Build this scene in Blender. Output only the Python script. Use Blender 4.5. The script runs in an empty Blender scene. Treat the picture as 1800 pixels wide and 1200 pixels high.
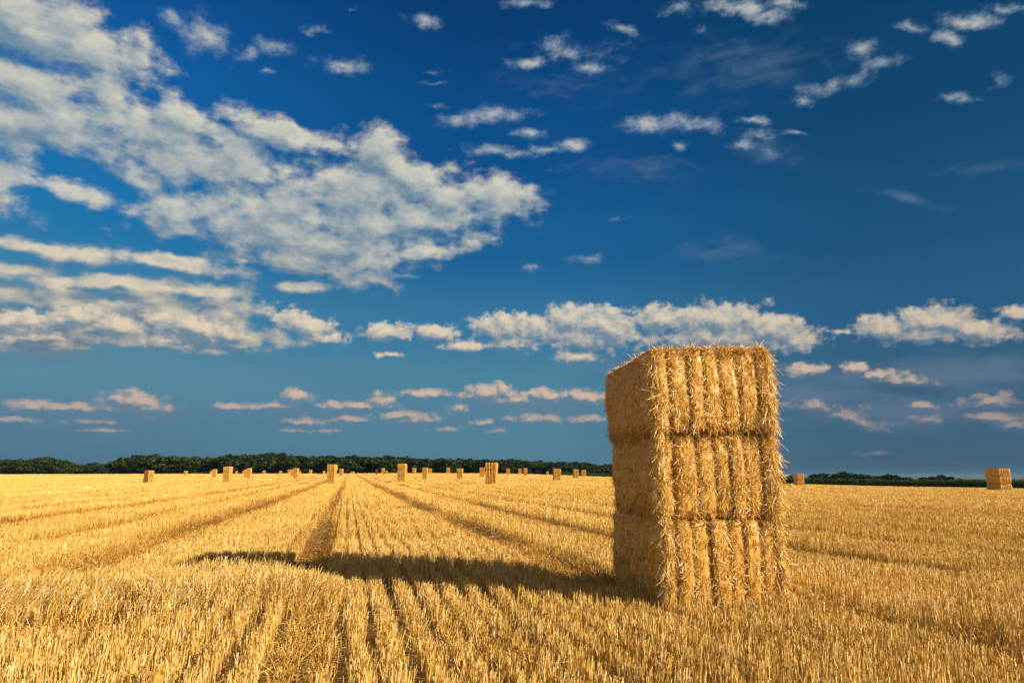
import bpy, math, random
import numpy as np
from mathutils import Vector, Matrix

# ------------------------------------------------------------------ scene, camera, sky, sun
sc = bpy.context.scene
COL = sc.collection
rng = np.random.default_rng(7)
random.seed(7)

F = 1200.0                      # focal length in photo pixels (1800 wide) = 24 mm
PITCH = math.atan(238.0 / F)
CAM_H = 1.4
cp, sp = math.cos(PITCH), math.sin(PITCH)

cam_d = bpy.data.cameras.new('camera')
cam = bpy.data.objects.new('camera', cam_d)
COL.objects.link(cam)
cam_d.sensor_width = 36.0
cam_d.lens = 24.0
cam_d.clip_start = 0.05
cam_d.clip_end = 40000.0
cam.location = (0, 0, CAM_H)
cam.rotation_euler = (math.pi / 2 + PITCH, 0, 0)
sc.camera = cam

sc.view_settings.view_transform = 'Standard'
sc.view_settings.look = 'None'
sc.view_settings.gamma = 1.0
sc.view_settings.use_curve_mapping = False
EXPO = 0.9
sc.view_settings.exposure = EXPO
try:
    sc.cycles.max_bounces = 5
    sc.cycles.diffuse_bounces = 3
    sc.cycles.glossy_bounces = 2
    sc.cycles.transmission_bounces = 3
    sc.cycles.volume_bounces = 0
    sc.cycles.use_adaptive_sampling = True
    sc.cycles.adaptive_threshold = 0.02
    sc.cycles.sample_clamp_indirect = 4.0
except Exception:
    pass

SUN_EL = math.radians(20.6)
sun_h = Vector((0.925, -0.385, 0)).normalized()          # horizontal direction towards the sun
to_sun = Vector((sun_h.x * math.cos(SUN_EL), sun_h.y * math.cos(SUN_EL), math.sin(SUN_EL)))
sun_d = bpy.data.lights.new('sun', 'SUN')
sun_d.energy = 5.0
sun_d.angle = math.radians(0.5)
sun_d.color = (1.0, 0.825, 0.555)
sun = bpy.data.objects.new('sun', sun_d)
COL.objects.link(sun)
sun.rotation_euler = to_sun.to_track_quat('Z', 'Y').to_euler()
sun.location = (30, -10, 20)


def pix_dir(u, v):
    """world direction seen at photo pixel (u, v)"""
    x = (u - 900.0) / F
    y = -(v - 600.0) / F
    return np.array([x, cp - y * sp, sp + y * cp])


def azel(u, v):
    d = pix_dir(u, v)
    return math.atan2(d[0], d[1]), math.atan2(d[2], math.hypot(d[0], d[1]))


def slope_at(v):
    """height gained per metre of depth at photo row v"""
    d = pix_dir(900, v)
    return d[2] / d[1]


def lin(c):
    o = []
    for k in c[:3]:
        k = k / 255.0
        o.append(k / 12.92 if k <= 0.04045 else ((k + 0.055) / 1.055) ** 2.4)
    return (o[0], o[1], o[2], 1.0)


class NT:
    """small helper that writes a node tree"""
    def __init__(s, nt):
        s.nt = nt; s.n = nt.nodes; s.l = nt.links

    def node(s, t, **kw):
        n = s.n.new(t)
        for k, v in kw.items():
            setattr(n, k, v)
        return n

    def put(s, sock, val):
        if isinstance(val, bpy.types.NodeSocket):
            s.l.new(val, sock)
        else:
            sock.default_value = val

    def math(s, op, a, b=0.0, c=None, clamp=False):
        n = s.node('ShaderNodeMath', operation=op)
        n.use_clamp = clamp
        s.put(n.inputs[0], a)
        s.put(n.inputs[1], b)
        if c is not None:
            s.put(n.inputs[2], c)
        return n.outputs[0]

    def vmath(s, op, a, b=(0, 0, 0)):
        n = s.node('ShaderNodeVectorMath', operation=op)
        s.put(n.inputs[0], a)
        if op == 'SCALE':
            s.put(n.inputs[3], b)
        else:
            s.put(n.inputs[1], b)
        return n.outputs[0]

    def mix(s, fac, a, b, blend='MIX'):
        n = s.node('ShaderNodeMix', data_type='RGBA', blend_type=blend)
        s.put(n.inputs[0], fac)
        s.put(n.inputs[6], a)
        s.put(n.inputs[7], b)
        return n.outputs[2]

    def mapr(s, v, a, b, c=0.0, d=1.0, smooth=False):
        n = s.node('ShaderNodeMapRange')
        n.clamp = True
        if smooth:
            n.interpolation_type = 'SMOOTHSTEP'
        s.put(n.inputs[0], v)
        for i, k in enumerate((a, b, c, d)):
            s.put(n.inputs[1 + i], k)
        return n.outputs[0]

    def noise(s, vec, scale, detail=4, rough=0.55, dist=0.0, lac=2.0):
        n = s.node('ShaderNodeTexNoise')
        n.noise_dimensions = '3D'
        if vec is not None:
            s.l.new(vec, n.inputs['Vector'])
        n.inputs['Scale'].default_value = scale
        n.inputs['Detail'].default_value = detail
        n.inputs['Roughness'].default_value = rough
        n.inputs['Lacunarity'].default_value = lac
        n.inputs['Distortion'].default_value = dist
        return n.outputs[0]

    def ramp(s, fac, stops, interp='LINEAR'):
        n = s.node('ShaderNodeValToRGB')
        cr = n.color_ramp
        cr.interpolation = interp
        while len(cr.elements) < len(stops):
            cr.elements.new(0.5)
        for e, (p, c) in zip(cr.elements, stops):
            e.position = p
            e.color = c
        s.put(n.inputs[0], fac)
        return n.outputs[0]


# cloud patches: centre u, v, radii, tilt (deg, clockwise), weight
BANK = [
 (40,40,190,80,22,1.15),(150,85,130,48,12,1.15),(60,150,150,60,0,.85),(190,165,90,45,8,.85),
 (70,225,190,55,0,1.0),(240,230,160,50,15,1.0),(330,205,80,36,20,.9),(300,285,150,55,10,1.05),
 (10,310,75,38,0,.85),(20,350,50,25,0,.7),(120,330,90,22,15,.7),(220,365,50,14,10,.7),
 (400,270,70,60,0,.9),(490,232,120,26,14,1.05),(575,258,70,16,10,.95),(660,268,66,46,10,1.1),(720,305,90,36,25,1.1),
 (860,335,95,38,12,1.1),(780,345,120,42,5,1.05),(620,345,200,60,0,.95),(480,380,190,70,0,1.0),(350,370,110,50,0,.9),
 (700,390,200,40,-5,1.0),(600,420,220,50,0,.95),(860,372,90,20,-8,.95),(560,320,120,36,0,.75),
 (500,445,110,36,0,.8),(625,440,90,34,10,1.0),(740,448,74,15,-4,1.0),(570,465,110,30,10,.95),(640,480,60,16,15,.85),
 (65,432,75,15,10,.9),(150,448,100,20,5,.95),(280,455,110,17,8,.95),(400,480,90,15,5,.85),(45,472,75,16,0,1.0),
 (220,500,230,17,3,.95),(340,513,130,15,0,.9),(530,501,70,12,0,.9),(60,525,150,30,0,.95),(230,535,240,26,2,.95),
 (50,575,150,32,0,1.1),(130,555,66,32,5,1.15),(205,570,80,28,5,1.1),(350,575,140,34,8,1.1),(230,600,270,20,0,.95),
 (100,600,150,20,0,.9),(410,606,52,7,0,.8),(372,618,30,7,0,.75),(15,565,60,28,0,1.1),
]
CUMU = [
 (132,556,62,22,0,1.1),(62,566,50,20,0,.95),(208,572,62,20,8,1.0),(14,568,44,20,0,1.0),(345,573,80,22,10,1.0),(292,562,50,16,0,.9),(405,588,50,10,5,.8),
 (60,592,110,12,0,.6),(260,596,120,12,0,.6),
 (540,573,70,24,18,1.0),(575,593,40,10,8,.95),(680,584,48,17,0,1.0),(770,584,42,15,0,1.0),(815,607,56,11,0,.8),(890,575,66,26,0,1.05),
 (960,578,56,26,0,1.0),(1000,560,46,28,0,1.1),(1062,572,76,32,10,1.1),(1040,590,110,26,0,.85),(900,602,80,14,0,.7),
 (1020,626,46,12,0,.75),(1160,560,52,26,0,1.05),(1260,565,115,34,0,1.1),(1352,580,82,34,12,1.1),(1270,592,160,26,0,.95),
 (1400,603,46,18,0,.95),(1560,577,70,24,5,1.0),(1640,563,76,28,0,1.1),(1705,577,86,26,10,1.05),(1640,585,150,20,0,.9),
 (1790,549,44,12,0,.95),(1740,590,70,12,0,.8),(1480,583,26,6,0,.7),(1412,650,40,14,-5,.85),(1500,648,30,13,0,.85),
 (1550,656,46,9,0,.65),(1445,716,60,11,5,.6),(1500,736,66,13,15,.7),(1625,712,28,7,0,.75),(1632,735,26,10,0,.65),
 (1740,705,64,14,-4,.85),(1748,735,52,13,5,.9),(1780,747,32,11,0,.85),(1590,668,60,9,0,.4),
 (237,704,56,21,8,1.0),(260,717,44,10,0,.9),(130,717,95,9,0,.75),(55,713,50,12,0,.85),(20,737,54,8,0,.7),
 (165,741,50,5,0,.6),(185,756,38,4,0,.7),(520,698,34,15,0,.9),(410,713,32,8,0,.8),(470,712,66,9,0,.7),(590,713,34,8,0,.75),
 (540,742,42,7,0,.75),(515,757,22,6,0,.7),(570,757,32,6,0,.65),(625,737,44,7,0,.75),(670,704,27,15,0,.8),(640,712,52,8,0,.7),
 (750,692,56,9,0,.75),(700,731,66,9,0,.75),(730,738,42,10,0,.85),(790,755,26,6,0,.7),(862,690,48,16,0,.9),(905,702,56,10,0,.75),
 (828,696,32,9,0,.7),(960,695,56,14,0,.8),(1030,696,46,14,0,.85),(850,742,20,7,0,.7),(872,757,18,6,0,.7),(940,736,54,9,0,.75),
 (1035,738,42,9,0,.8),(802,720,18,10,0,.7),(680,623,26,5,0,.6),(1545,797,30,5,0,.35),
]
WISP = [
 (745,36,28,16,10,.85),(600,118,54,17,5,.95),(480,80,42,20,10,.75),(435,100,34,15,-25,.7),(365,65,52,38,10,.8),(305,35,30,20,0,.65),
 (470,126,22,7,0,.8),(620,18,16,6,0,.5),(548,53,26,10,5,.55),(760,128,26,5,0,.5),(760,147,24,6,0,.6),
 (930,6,46,12,0,.7),(930,110,42,13,0,.95),(990,92,56,28,5,.7),(1032,118,42,12,5,.9),(1075,92,34,20,0,.5),(1095,50,44,13,15,.7),
 (1195,14,42,17,0,.7),(1300,12,100,20,0,1.0),(1345,24,56,18,0,1.05),(1238,55,19,11,0,.55),(1375,5,52,12,0,.8),
 (1600,47,40,10,5,.75),(1665,68,42,15,10,.85),(1700,36,66,16,-5,1.0),(1770,16,56,10,-5,.8),(1510,86,36,20,0,.9),(1555,110,38,14,-10,.75),
 (1440,157,48,15,-5,.95),(1500,142,40,16,-20,.65),(1410,178,27,12,0,.7),(1682,172,36,10,0,.85),(1757,145,23,18,0,.6),
 (865,204,66,17,-5,1.0),(800,216,44,14,0,.75),(765,190,24,6,10,.55),(855,264,58,12,0,.75),(905,272,40,9,0,.6),(930,235,34,12,0,.9),
 (1008,255,42,16,0,1.05),(960,262,40,8,0,.6),(1145,220,62,18,0,1.05),(1200,212,50,17,0,.75),(1320,211,38,10,0,.95),(1330,238,34,12,0,.7),
 (1310,256,34,11,0,.8),(1402,231,25,8,0,.85),(1196,257,17,11,0,.8),(1245,215,40,20,0,.5),(870,419,17,7,0,.65),(938,470,22,8,0,.75),
 (1035,458,44,10,0,.6),(1085,386,20,6,-10,.6),(970,300,16,6,0,.5),(930,345,34,22,0,.6),(1350,265,50,16,20,.5),
 (10,130,18,8,0,.7),(70,390,22,14,0,.6),(705,487,28,5,0,.55),
]
CIRRUS = [(1300,120,190,60,0,.6),(1110,295,130,34,0,.55),(1275,440,110,26,0,.6),(1590,355,70,12,15,.8),(1350,265,70,30,20,.7),
          (1720,295,120,14,-3,.4),(1680,660,200,44,0,1.2),(1750,640,120,36,0,.9),(1590,720,260,44,0,1.0),(1010,140,140,60,0,.35),(1420,690,90,24,0,.5),
          (1420,690,150,40,0,1.1),(1500,665,120,34,0,1.0),(1100,640,160,20,0,.7),(950,712,200,26,0,.9),(560,722,170,22,0,.8),(220,722,190,24,0,.9),(120,625,180,14,0,.8),(120,735,160,16,0,.7),(860,720,240,28,0,.6),(600,640,260,14,0,.35)]


def blob_frame(b):
    """patch centre, radii and tilt as angles on the sky"""
    u, v, ru, rv, rot, wt = b
    a, e = azel(u, v)
    a1, e1 = azel(u + ru, v)
    a2, e2 = azel(u, v - rv)
    sa = math.hypot(a1 - a, e1 - e) * 1.25
    se = math.hypot(a2 - a, e2 - e) * 1.25
    tilt = math.atan2(e1 - e, a1 - a) - math.radians(rot)
    reach = 1.95
    hx = reach * math.hypot(sa * math.cos(tilt), se * math.sin(tilt)) + 0.02
    hy = reach * math.hypot(sa * math.sin(tilt), se * math.cos(tilt)) + 0.015
    return a, e, sa, se, tilt, wt, (a - hx, a + hx, e - hy, e + hy)


SETS = {'bank': [blob_frame(b) for b in BANK], 'cumu': [blob_frame(b) for b in CUMU],
        'wisp': [blob_frame(b) for b in WISP], 'cirr': [blob_frame(b) for b in CIRRUS]}


def sky_patch(name, sets):
    """node group: sky colour at (azimuth, elevation) with the clouds of one stretch of sky"""
    g = bpy.data.node_groups.new(name, 'ShaderNodeTree')
    g.interface.new_socket('P', in_out='INPUT', socket_type='NodeSocketVector')
    g.interface.new_socket('Air', in_out='INPUT', socket_type='NodeSocketColor')
    g.interface.new_socket('Sky', in_out='OUTPUT', socket_type='NodeSocketShader')
    T = NT(g)
    gi = T.node('NodeGroupInput'); go = T.node('NodeGroupOutput')
    P0 = gi.outputs[0]
    c = gi.outputs[1]
    bg = T.node('ShaderNodeBackground')
    bg.inputs[1].default_value = 2.0 ** (-EXPO)
    T.l.new(bg.outputs[0], go.inputs[0])
    sp0 = T.node('ShaderNodeSeparateXYZ')
    T.l.new(P0, sp0.inputs[0])
    az, el = sp0.outputs[0], sp0.outputs[1]

    def warp(P, scale, amp, detail=3, sy=1.0, seed=0.0):
        v = T.vmath('ADD', P, (seed, seed * 1.7, seed * .3))
        n = T.node('ShaderNodeTexNoise')
        T.l.new(v, n.inputs['Vector'])
        n.inputs['Scale'].default_value = scale
        n.inputs['Detail'].default_value = detail
        n.inputs['Roughness'].default_value = 0.6
        cc = T.vmath('SUBTRACT', n.outputs['Color'], (0.5, 0.5, 0.5))
        return T.vmath('ADD', P, T.vmath('MULTIPLY', cc, (amp, amp * sy, 0)))

    def mask(P, blobs):
        acc = None
        ps = T.node('ShaderNodeSeparateXYZ')
        T.l.new(P, ps.inputs[0])
        for (a, e, sa, se, tilt, wt, box) in blobs:
            m = T.node('ShaderNodeMapping', vector_type='TEXTURE')
            # the running value rides in z (scaled away) so the patches are evaluated one after another
            cb = T.node('ShaderNodeCombineXYZ')
            T.l.new(ps.outputs[0], cb.inputs[0]); T.l.new(ps.outputs[1], cb.inputs[1])
            if acc is not None:
                T.l.new(acc, cb.inputs[2])
            T.l.new(cb.outputs[0], m.inputs[0])
            m.inputs['Location'].default_value = (a, e, 0)
            m.inputs['Rotation'].default_value = (0, 0, tilt)
            m.inputs['Scale'].default_value = (sa, se, 1e7)
            ln = T.node('ShaderNodeVectorMath', operation='LENGTH')
            T.l.new(m.outputs[0], ln.inputs[0])
            gg = T.math('MULTIPLY_ADD', ln.outputs['Value'], -wt, wt)
            if acc is None:
                acc = T.math('MAXIMUM', gg, -0.6)
            else:
                acc = T.math('SMOOTH_MAX', acc, gg, 0.12)
        return acc

    def flat(P, sx, sy, seed):
        return T.vmath('ADD', T.vmath('MULTIPLY', P, (sx, sy, 1)), (seed, seed, seed))

    def billow(P, scale, detail):
        n = T.node('ShaderNodeTexVoronoi')
        n.voronoi_dimensions = '2D'
        n.feature = 'F1'
        n.normalize = True
        T.l.new(P, n.inputs['Vector'])
        n.inputs['Scale'].default_value = scale
        n.inputs['Detail'].default_value = detail
        n.inputs['Roughness'].default_value = 0.5
        return n.outputs['Distance']

    def dens_bank(P, det):
        mA = mask(warp(P, 9.0, 0.05, 4, 0.7, 1.3), sets['bank'])
        nA = T.noise(flat(P, 1, 1.7, 3.1), 18.0, 4 + det, 0.58)
        Pd = warp(P, 40.0, 0.010, 2, 0.8, 2.7)
        vA = billow(flat(Pd, 1, 1.5, 7.7), 26.0, 2.0)
        d = T.math('ADD', mA, T.math('MULTIPLY_ADD', nA, 1.95, -1.05))
        nA3 = T.noise(flat(P, 1, 1.5, 6.1), 75.0, 3 + det, 0.62)
        d = T.math('ADD', d, T.math('MULTIPLY_ADD', nA3, 0.4, -0.20))
        return T.math('ADD', d, T.math('MULTIPLY_ADD', vA, -0.6, 0.20))

    def dens_cumu(P, det):
        mC = mask(warp(P, 34.0, 0.014, 4, 0.6, 4.9), sets['cumu'])
        nC = T.noise(flat(P, 1, 1.35, 5.3), 44.0, 3 + det, 0.55)
        Pd = warp(P, 110.0, 0.004, 2, 0.8, 1.7)
        vC = billow(flat(Pd, 1, 1.25, 3.7), 62.0, 2.0)
        d = T.math('ADD', mC, T.math('MULTIPLY_ADD', nC, 1.2, -0.58))
        nC2 = T.noise(flat(P, 1, 1.3, 9.3), 130.0, 4, 0.6)
        d = T.math('ADD', d, T.math('MULTIPLY_ADD', nC2, 0.5, -0.25))
        return T.math('ADD', d, T.math('MULTIPLY_ADD', vC, -0.75, 0.20))

    if sets['cirr']:
        mZ = mask(warp(P0, 10.0, 0.05, 4, 0.5, 6.6), sets['cirr'])
        nZ = T.noise(flat(P0, 1, 2.6, 8.2), 16.0, 8, 0.62, 0.6)
        aZ = T.mapr(T.math('ADD', mZ, T.math('MULTIPLY_ADD', nZ, 1.6, -0.85)), 0.0, 1.1, smooth=True)
        c = T.mix(T.math('MULTIPLY', aZ, T.mapr(el, math.radians(7), math.radians(16), 0.62, 0.44)), c, T.mix(T.mapr(el, math.radians(8), math.radians(14)), lin((104, 124, 146)), lin((116, 138, 162))))
    if sets['wisp']:
        mB = mask(warp(P0, 22.0, 0.03, 5, 0.8, 9.1), sets['wisp'])
        nB = T.noise(flat(P0, 1, 1.5, 2.2), 34.0, 8, 0.64)
        dB = T.math('ADD', mB, T.math('MULTIPLY_ADD', nB, 1.9, -1.02))
        aB = T.math('MULTIPLY', T.mapr(dB, -0.05, 1.0, 0, 1, True), 0.90)
        colB = T.mix(T.mapr(dB, 0.2, 1.1), lin((120, 150, 176)), lin((198, 196, 186)))
        c = T.mix(aB, c, colB)
    if sets['bank']:
        dA = dens_bank(P0, 4)
        sA = dens_bank(T.vmath('ADD', P0, (0.012, 0.020, 0)), 1)
        aA = T.mapr(dA, -0.06, 0.62, 0, 0.94, True)
        LA = T.mapr(T.math('SUBTRACT', T.math('MAXIMUM', dA, -0.1), T.math('MAXIMUM', sA, -0.1)), -0.36, 0.72)
        # thick
        # flat shaded bases of the lowest part of the bank
        LA = T.math('SUBTRACT', LA, T.mapr(el, math.radians(12.7), math.radians(11.4), 0.0, 0.12), clamp=True)
        thick = T.mapr(dA, 0.40, 1.15, 0.0, 0.65, True)   # thick middles of the bank turn grey
        LA = T.math('SUBTRACT', LA, T.math('MULTIPLY', thick, 0.42), clamp=True)
        LA = T.math('MULTIPLY_ADD', LA, 0.95, T.mapr(T.noise(flat(P0, 1, 1.8, 4.4), 30.0, 6, 0.62), .34, .66, -0.06, 0.26), clamp=True)
        low = T.mapr(el, math.radians(9), math.radians(20), 1.0, 0.0)
        litA = T.mix(low, lin((214, 210, 194)), lin((228, 208, 172)))
        shA = T.mix(low, lin((112, 142, 162)), lin((92, 120, 144)))
        c = T.mix(aA, c, T.mix(LA, shA, litA))
    if sets['cumu']:
        dC = dens_cumu(P0, 3)
        off = T.node('ShaderNodeCombineXYZ')
        T.l.new(T.mapr(el, math.radians(3), math.radians(11), 0.0025, 0.006), off.inputs[0])
        T.l.new(T.mapr(el, math.radians(3), math.radians(11), 0.0045, 0.011), off.inputs[1])
        sC = dens_cumu(T.vmath('ADD', P0, off.outputs[0]), 1)
        aC = T.mapr(dC, 0.02, 0.40, 0, 1, True)
        LC = T.math('SUBTRACT', T.math('MAXIMUM', dC, -0.1), T.math('MAXIMUM', sC, -0.1))
        LC = T.math('MULTIPLY', LC, T.mapr(el, math.radians(3), math.radians(11), 2.0, 1.0))
        LC = T.mapr(LC, -0.34, 0.62)
        e16 = T.math('MULTIPLY', el, 1 / math.radians(16), clamp=True)
        litC = T.ramp(e16, [(0, lin((160, 142, 138))), (.4, lin((224, 190, 162))), (.66, lin((226, 208, 180))), (1, lin((220, 212, 192)))])
        shC = T.ramp(e16, [(0, lin((86, 122, 146))), (.4, lin((112, 130, 148))), (.68, lin((116, 138, 156))), (1, lin((112, 140, 158)))])
        dim = T.mapr(az, math.radians(4), math.radians(34), 0.0, 0.16)
        aC = T.mapr(dC, T.mapr(el, math.radians(3), math.radians(11), -.12, 0.0), T.mapr(el, math.radians(3), math.radians(11), .80, .46), 0, 1, True)
        lowf = T.mapr(el, 0.0, math.radians(9), 0.40, 0.94)
        c = T.mix(T.math('MULTIPLY', aC, lowf), c, T.mix(dim, T.mix(LC, shC, litC), (0.02, 0.06, 0.14, 1)))
    T.l.new(c, bg.inputs[0])
    return g


def build_world():
    w = bpy.data.worlds.new('World')
    sc.world = w
    w.use_nodes = True
    w.cycles.sampling_method = 'MANUAL'
    w.cycles.sample_map_resolution = 256
    T = NT(w.node_tree)
    for n in list(T.n):
        T.n.remove(n)
    out = T.node('ShaderNodeOutputWorld')
    tc = T.node('ShaderNodeTexCoord')
    sep = T.node('ShaderNodeSeparateXYZ')
    T.l.new(T.vmath('NORMALIZE', tc.outputs['Generated']), sep.inputs[0])
    az = T.math('ARCTAN2', sep.outputs[0], sep.outputs[1])
    el = T.math('ARCSINE', sep.outputs[2])
    # clear air: physical sky, graded to the deep polarised blue of the day
    sky = T.node('ShaderNodeTexSky')
    sky.sky_type = 'NISHITA'
    sky.sun_disc = False
    sky.sun_elevation = SUN_EL
    sky.sun_rotation = math.atan2(sun_h.x, sun_h.y)
    sky.air_density = 1.0
    sky.dust_density = 0.4
    sky.ozone_density = 3.0
    nish = T.mix(1.0, sky.outputs[0], (0.045, 0.06, 0.085, 1), 'MULTIPLY')
    e1 = T.math('MULTIPLY', el, 1 / math.radians(40), clamp=True)

    def R(cs):
        return T.ramp(e1, [(p / 40.0, lin(c)) for p, c in cs], 'EASE')
    left = R([(0, (66, 102, 128)), (3, (76, 118, 142)), (7, (88, 134, 154)), (12, (66, 132, 162)), (19, (24, 116, 172)), (27, (12, 98, 164)), (38, (8, 74, 142))])
    cen = R([(0, (76, 118, 142)), (3, (80, 126, 148)), (8, (74, 130, 154)), (12, (54, 120, 158)), (19, (22, 96, 148)), (27, (6, 78, 136)), (38, (2, 60, 112))])
    rig = R([(0, (56, 88, 110)), (3, (52, 90, 116)), (8, (48, 92, 122)), (12, (36, 90, 128)), (19, (20, 80, 120)), (27, (10, 68, 108)), (38, (4, 60, 98))])
    f1 = T.mapr(az, math.radians(-38), math.radians(-2), smooth=True)
    f2 = T.mapr(az, math.radians(0), math.radians(32), smooth=True)
    grad = T.mix(f2, T.mix(f1, left, cen), rig)
    air = T.mix(0.93, nish, grad)
    P0 = T.node('ShaderNodeCombineXYZ')
    T.l.new(az, P0.inputs[0]); T.l.new(el, P0.inputs[1])
    P0 = P0.outputs[0]

    def leaf(sets):
        n = T.node('ShaderNodeGroup')
        n.node_tree = sky_patch('sky_patch', sets)
        T.l.new(P0, n.inputs[0]); T.l.new(air, n.inputs[1])
        return n.outputs[0]

    def cut(sets, box):
        r = {}
        for k, L in sets.items():
            r[k] = [b for b in L if b[6][0] < box[1] and b[6][1] > box[0] and b[6][2] < box[3] and b[6][3] > box[2]]
        return r

    def tree(sets, box, depth):
        sets = cut(sets, box)
        n = 2 * len(sets['bank']) + 2 * len(sets['cumu']) + len(sets['wisp']) + len(sets['cirr'])
        if depth == 0 or n <= 14:
            return leaf(sets)
        horiz = (box[1] - box[0]) > 1.5 * (box[3] - box[2])
        m = (box[0] + box[1]) / 2 if horiz else (box[2] + box[3]) / 2
        A = (box[0], m, box[2], box[3]) if horiz else (box[0], box[1], box[2], m)
        B = (m, box[1], box[2], box[3]) if horiz else (box[0], box[1], m, box[3])
        mx = T.node('ShaderNodeMixShader')
        T.l.new(T.math('GREATER_THAN', az if horiz else el, m), mx.inputs[0])
        T.l.new(tree(sets, A, depth - 1), mx.inputs[1])
        T.l.new(tree(sets, B, depth - 1), mx.inputs[2])
        return mx.outputs[0]

    allb = [b[6] for L in SETS.values() for b in L]
    BX = (min(b[0] for b in allb), max(b[1] for b in allb), 0.0, max(b[3] for b in allb))
    inside = tree(SETS, BX, 6)
    plain = T.node('ShaderNodeBackground')
    cov = T.noise(T.vmath('MULTIPLY', P0, (1, 1.5, 1)), 5.0, 6, 0.6)
    side = T.math('MULTIPLY', T.math('ABSOLUTE', az), 1.0)
    far_ = T.math('MAXIMUM', T.mapr(side, math.radians(48), math.radians(75)), T.mapr(el, math.radians(44), math.radians(60)))
    cov = T.math('MULTIPLY', T.mapr(cov, .40, .58, 0, 1, True), far_)
    back = T.mix(far_, air, T.mix(1.0, sky.outputs[0], (0.06, 0.065, 0.075, 1), 'MULTIPLY'))
    T.l.new(T.mix(cov, back, (0.46, 0.43, 0.38, 1)), plain.inputs[0])  # unseen sky outside the view: cloud cover added to brighten the shadows
    plain.inputs[1].default_value = 2.0 ** (-EXPO)
    ok = T.math('MULTIPLY', T.math('GREATER_THAN', az, BX[0]), T.math('LESS_THAN', az, BX[1]))
    ok = T.math('MULTIPLY', ok, T.math('MULTIPLY', T.math('GREATER_THAN', el, 0.0), T.math('LESS_THAN', el, BX[3])))
    mx = T.node('ShaderNodeMixShader')
    T.l.new(ok, mx.inputs[0])
    T.l.new(plain.outputs[0], mx.inputs[1])
    T.l.new(inside, mx.inputs[2])
    T.l.new(mx.outputs[0], out.inputs[0])


build_world()


# ------------------------------------------------------------------ numeric helpers
def hash2(ix, iy, seed=0):
    h = (ix.astype(np.int64) * 374761393 + iy.astype(np.int64) * 668265263 + seed * 1442695041) & 0xFFFFFFFF
    h = ((h ^ (h >> 13)) * 1274126177) & 0xFFFFFFFF
    h = (h ^ (h >> 16)) & 0xFFFFFFFF
    return h / 4294967295.0


def vnoise(x, y, seed=0):
    """value noise, 0..1"""
    ix = np.floor(x); iy = np.floor(y)
    fx = x - ix; fy = y - iy
    fx = fx * fx * (3 - 2 * fx); fy = fy * fy * (3 - 2 * fy)
    a = hash2(ix, iy, seed); b = hash2(ix + 1, iy, seed)
    c = hash2(ix, iy + 1, seed); d = hash2(ix + 1, iy + 1, seed)
    return (a * (1 - fx) + b * fx) * (1 - fy) + (c * (1 - fx) + d * fx) * fy


def fbm(x, y, seed=0, octv=4):
    s = 0.0; a = 0.5; t = 0.0
    for k in range(octv):
        s = s + a * vnoise(x * 2 ** k, y * 2 ** k, seed + 17 * k); t += a; a *= 0.5
    return s / t


def sstep(a, b, x):
    t = np.clip((x - a) / (b - a), 0, 1)
    return t * t * (3 - 2 * t)


def mesh_np(name, V, Q, attrs=None, mat=None, smooth=False, parent=None, mats=None, midx=None):
    """one mesh object from arrays; Q is quads or triangles"""
    me = bpy.data.meshes.new(name)
    V = np.asarray(V, dtype=np.float32); Q = np.asarray(Q, dtype=np.int32)
    k = Q.shape[1]
    me.vertices.add(len(V)); me.loops.add(Q.size); me.polygons.add(len(Q))
    me.vertices.foreach_set('co', V.ravel())
    me.loops.foreach_set('vertex_index', Q.ravel())
    me.polygons.foreach_set('loop_start', np.arange(0, Q.size, k, dtype=np.int32))
    if midx is not None:
        me.polygons.foreach_set('material_index', np.asarray(midx, dtype=np.int32))
    me.polygons.foreach_set('use_smooth', np.full(len(Q), smooth))
    for an, av in (attrs or {}).items():
        at = me.attributes.new(an, 'FLOAT', 'POINT')
        at.data.foreach_set('value', np.asarray(av, dtype=np.float32))
    for m in (mats or ([mat] if mat else [])):
        me.materials.append(m)
    me.update(calc_edges=True)
    o = bpy.data.objects.new(name, me)
    COL.objects.link(o)
    if parent is not None:
        o.parent = parent
    return o


def stalks(P, Dv, L, W, curl, tone, seg=2, sides=3, taper=0.8):
    """straws: roots P, unit directions Dv, lengths, widths, curl vectors -> verts, quads, tone"""
    n = len(P)
    L = np.asarray(L)[:, None]; W = np.asarray(W)[:, None]
    ref = np.where(np.abs(Dv[:, 2:3]) > 0.9, np.array([[1., 0, 0]]), np.array([[0, 0, 1.]]))
    A = np.cross(Dv, ref); A /= np.linalg.norm(A, axis=1, keepdims=True) + 1e-9
    B = np.cross(Dv, A)
    ph = rng.random((n, 1)) * 2 * np.pi
    rings = []
    for s in range(seg + 1):
        t = s / seg
        C = P + Dv * L * t + curl * L * t * t
        w = W * (1 - (1 - taper) * t) * 0.5
        for k in range(sides):
            an = ph + 2 * np.pi * k / sides
            rings.append(C + (A * np.cos(an) + B * np.sin(an)) * w)
    V = np.stack(rings, axis=1)                 # n, (seg+1)*sides, 3
    m = (seg + 1) * sides
    q = []
    for s in range(seg):
        for k in range(sides):
            k2 = (k + 1) % sides
            if sides == 2 and k == 1:
                continue
            q.append([s * sides + k, s * sides + k2, (s + 1) * sides + k2, (s + 1) * sides + k])
    q = np.array(q)
    Q = (np.arange(n)[:, None, None] * m + q[None]).reshape(-1, 4)
    return V.reshape(-1, 3), Q, np.repeat(tone, m)


def join(parts):
    Vs, Qs, Ts = [], [], []
    o = 0
    for V, Q, T_ in parts:
        Vs.append(V); Qs.append(Q + o); Ts.append(T_); o += len(V)
    return np.concatenate(Vs), np.concatenate(Qs), np.concatenate(Ts)


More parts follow.
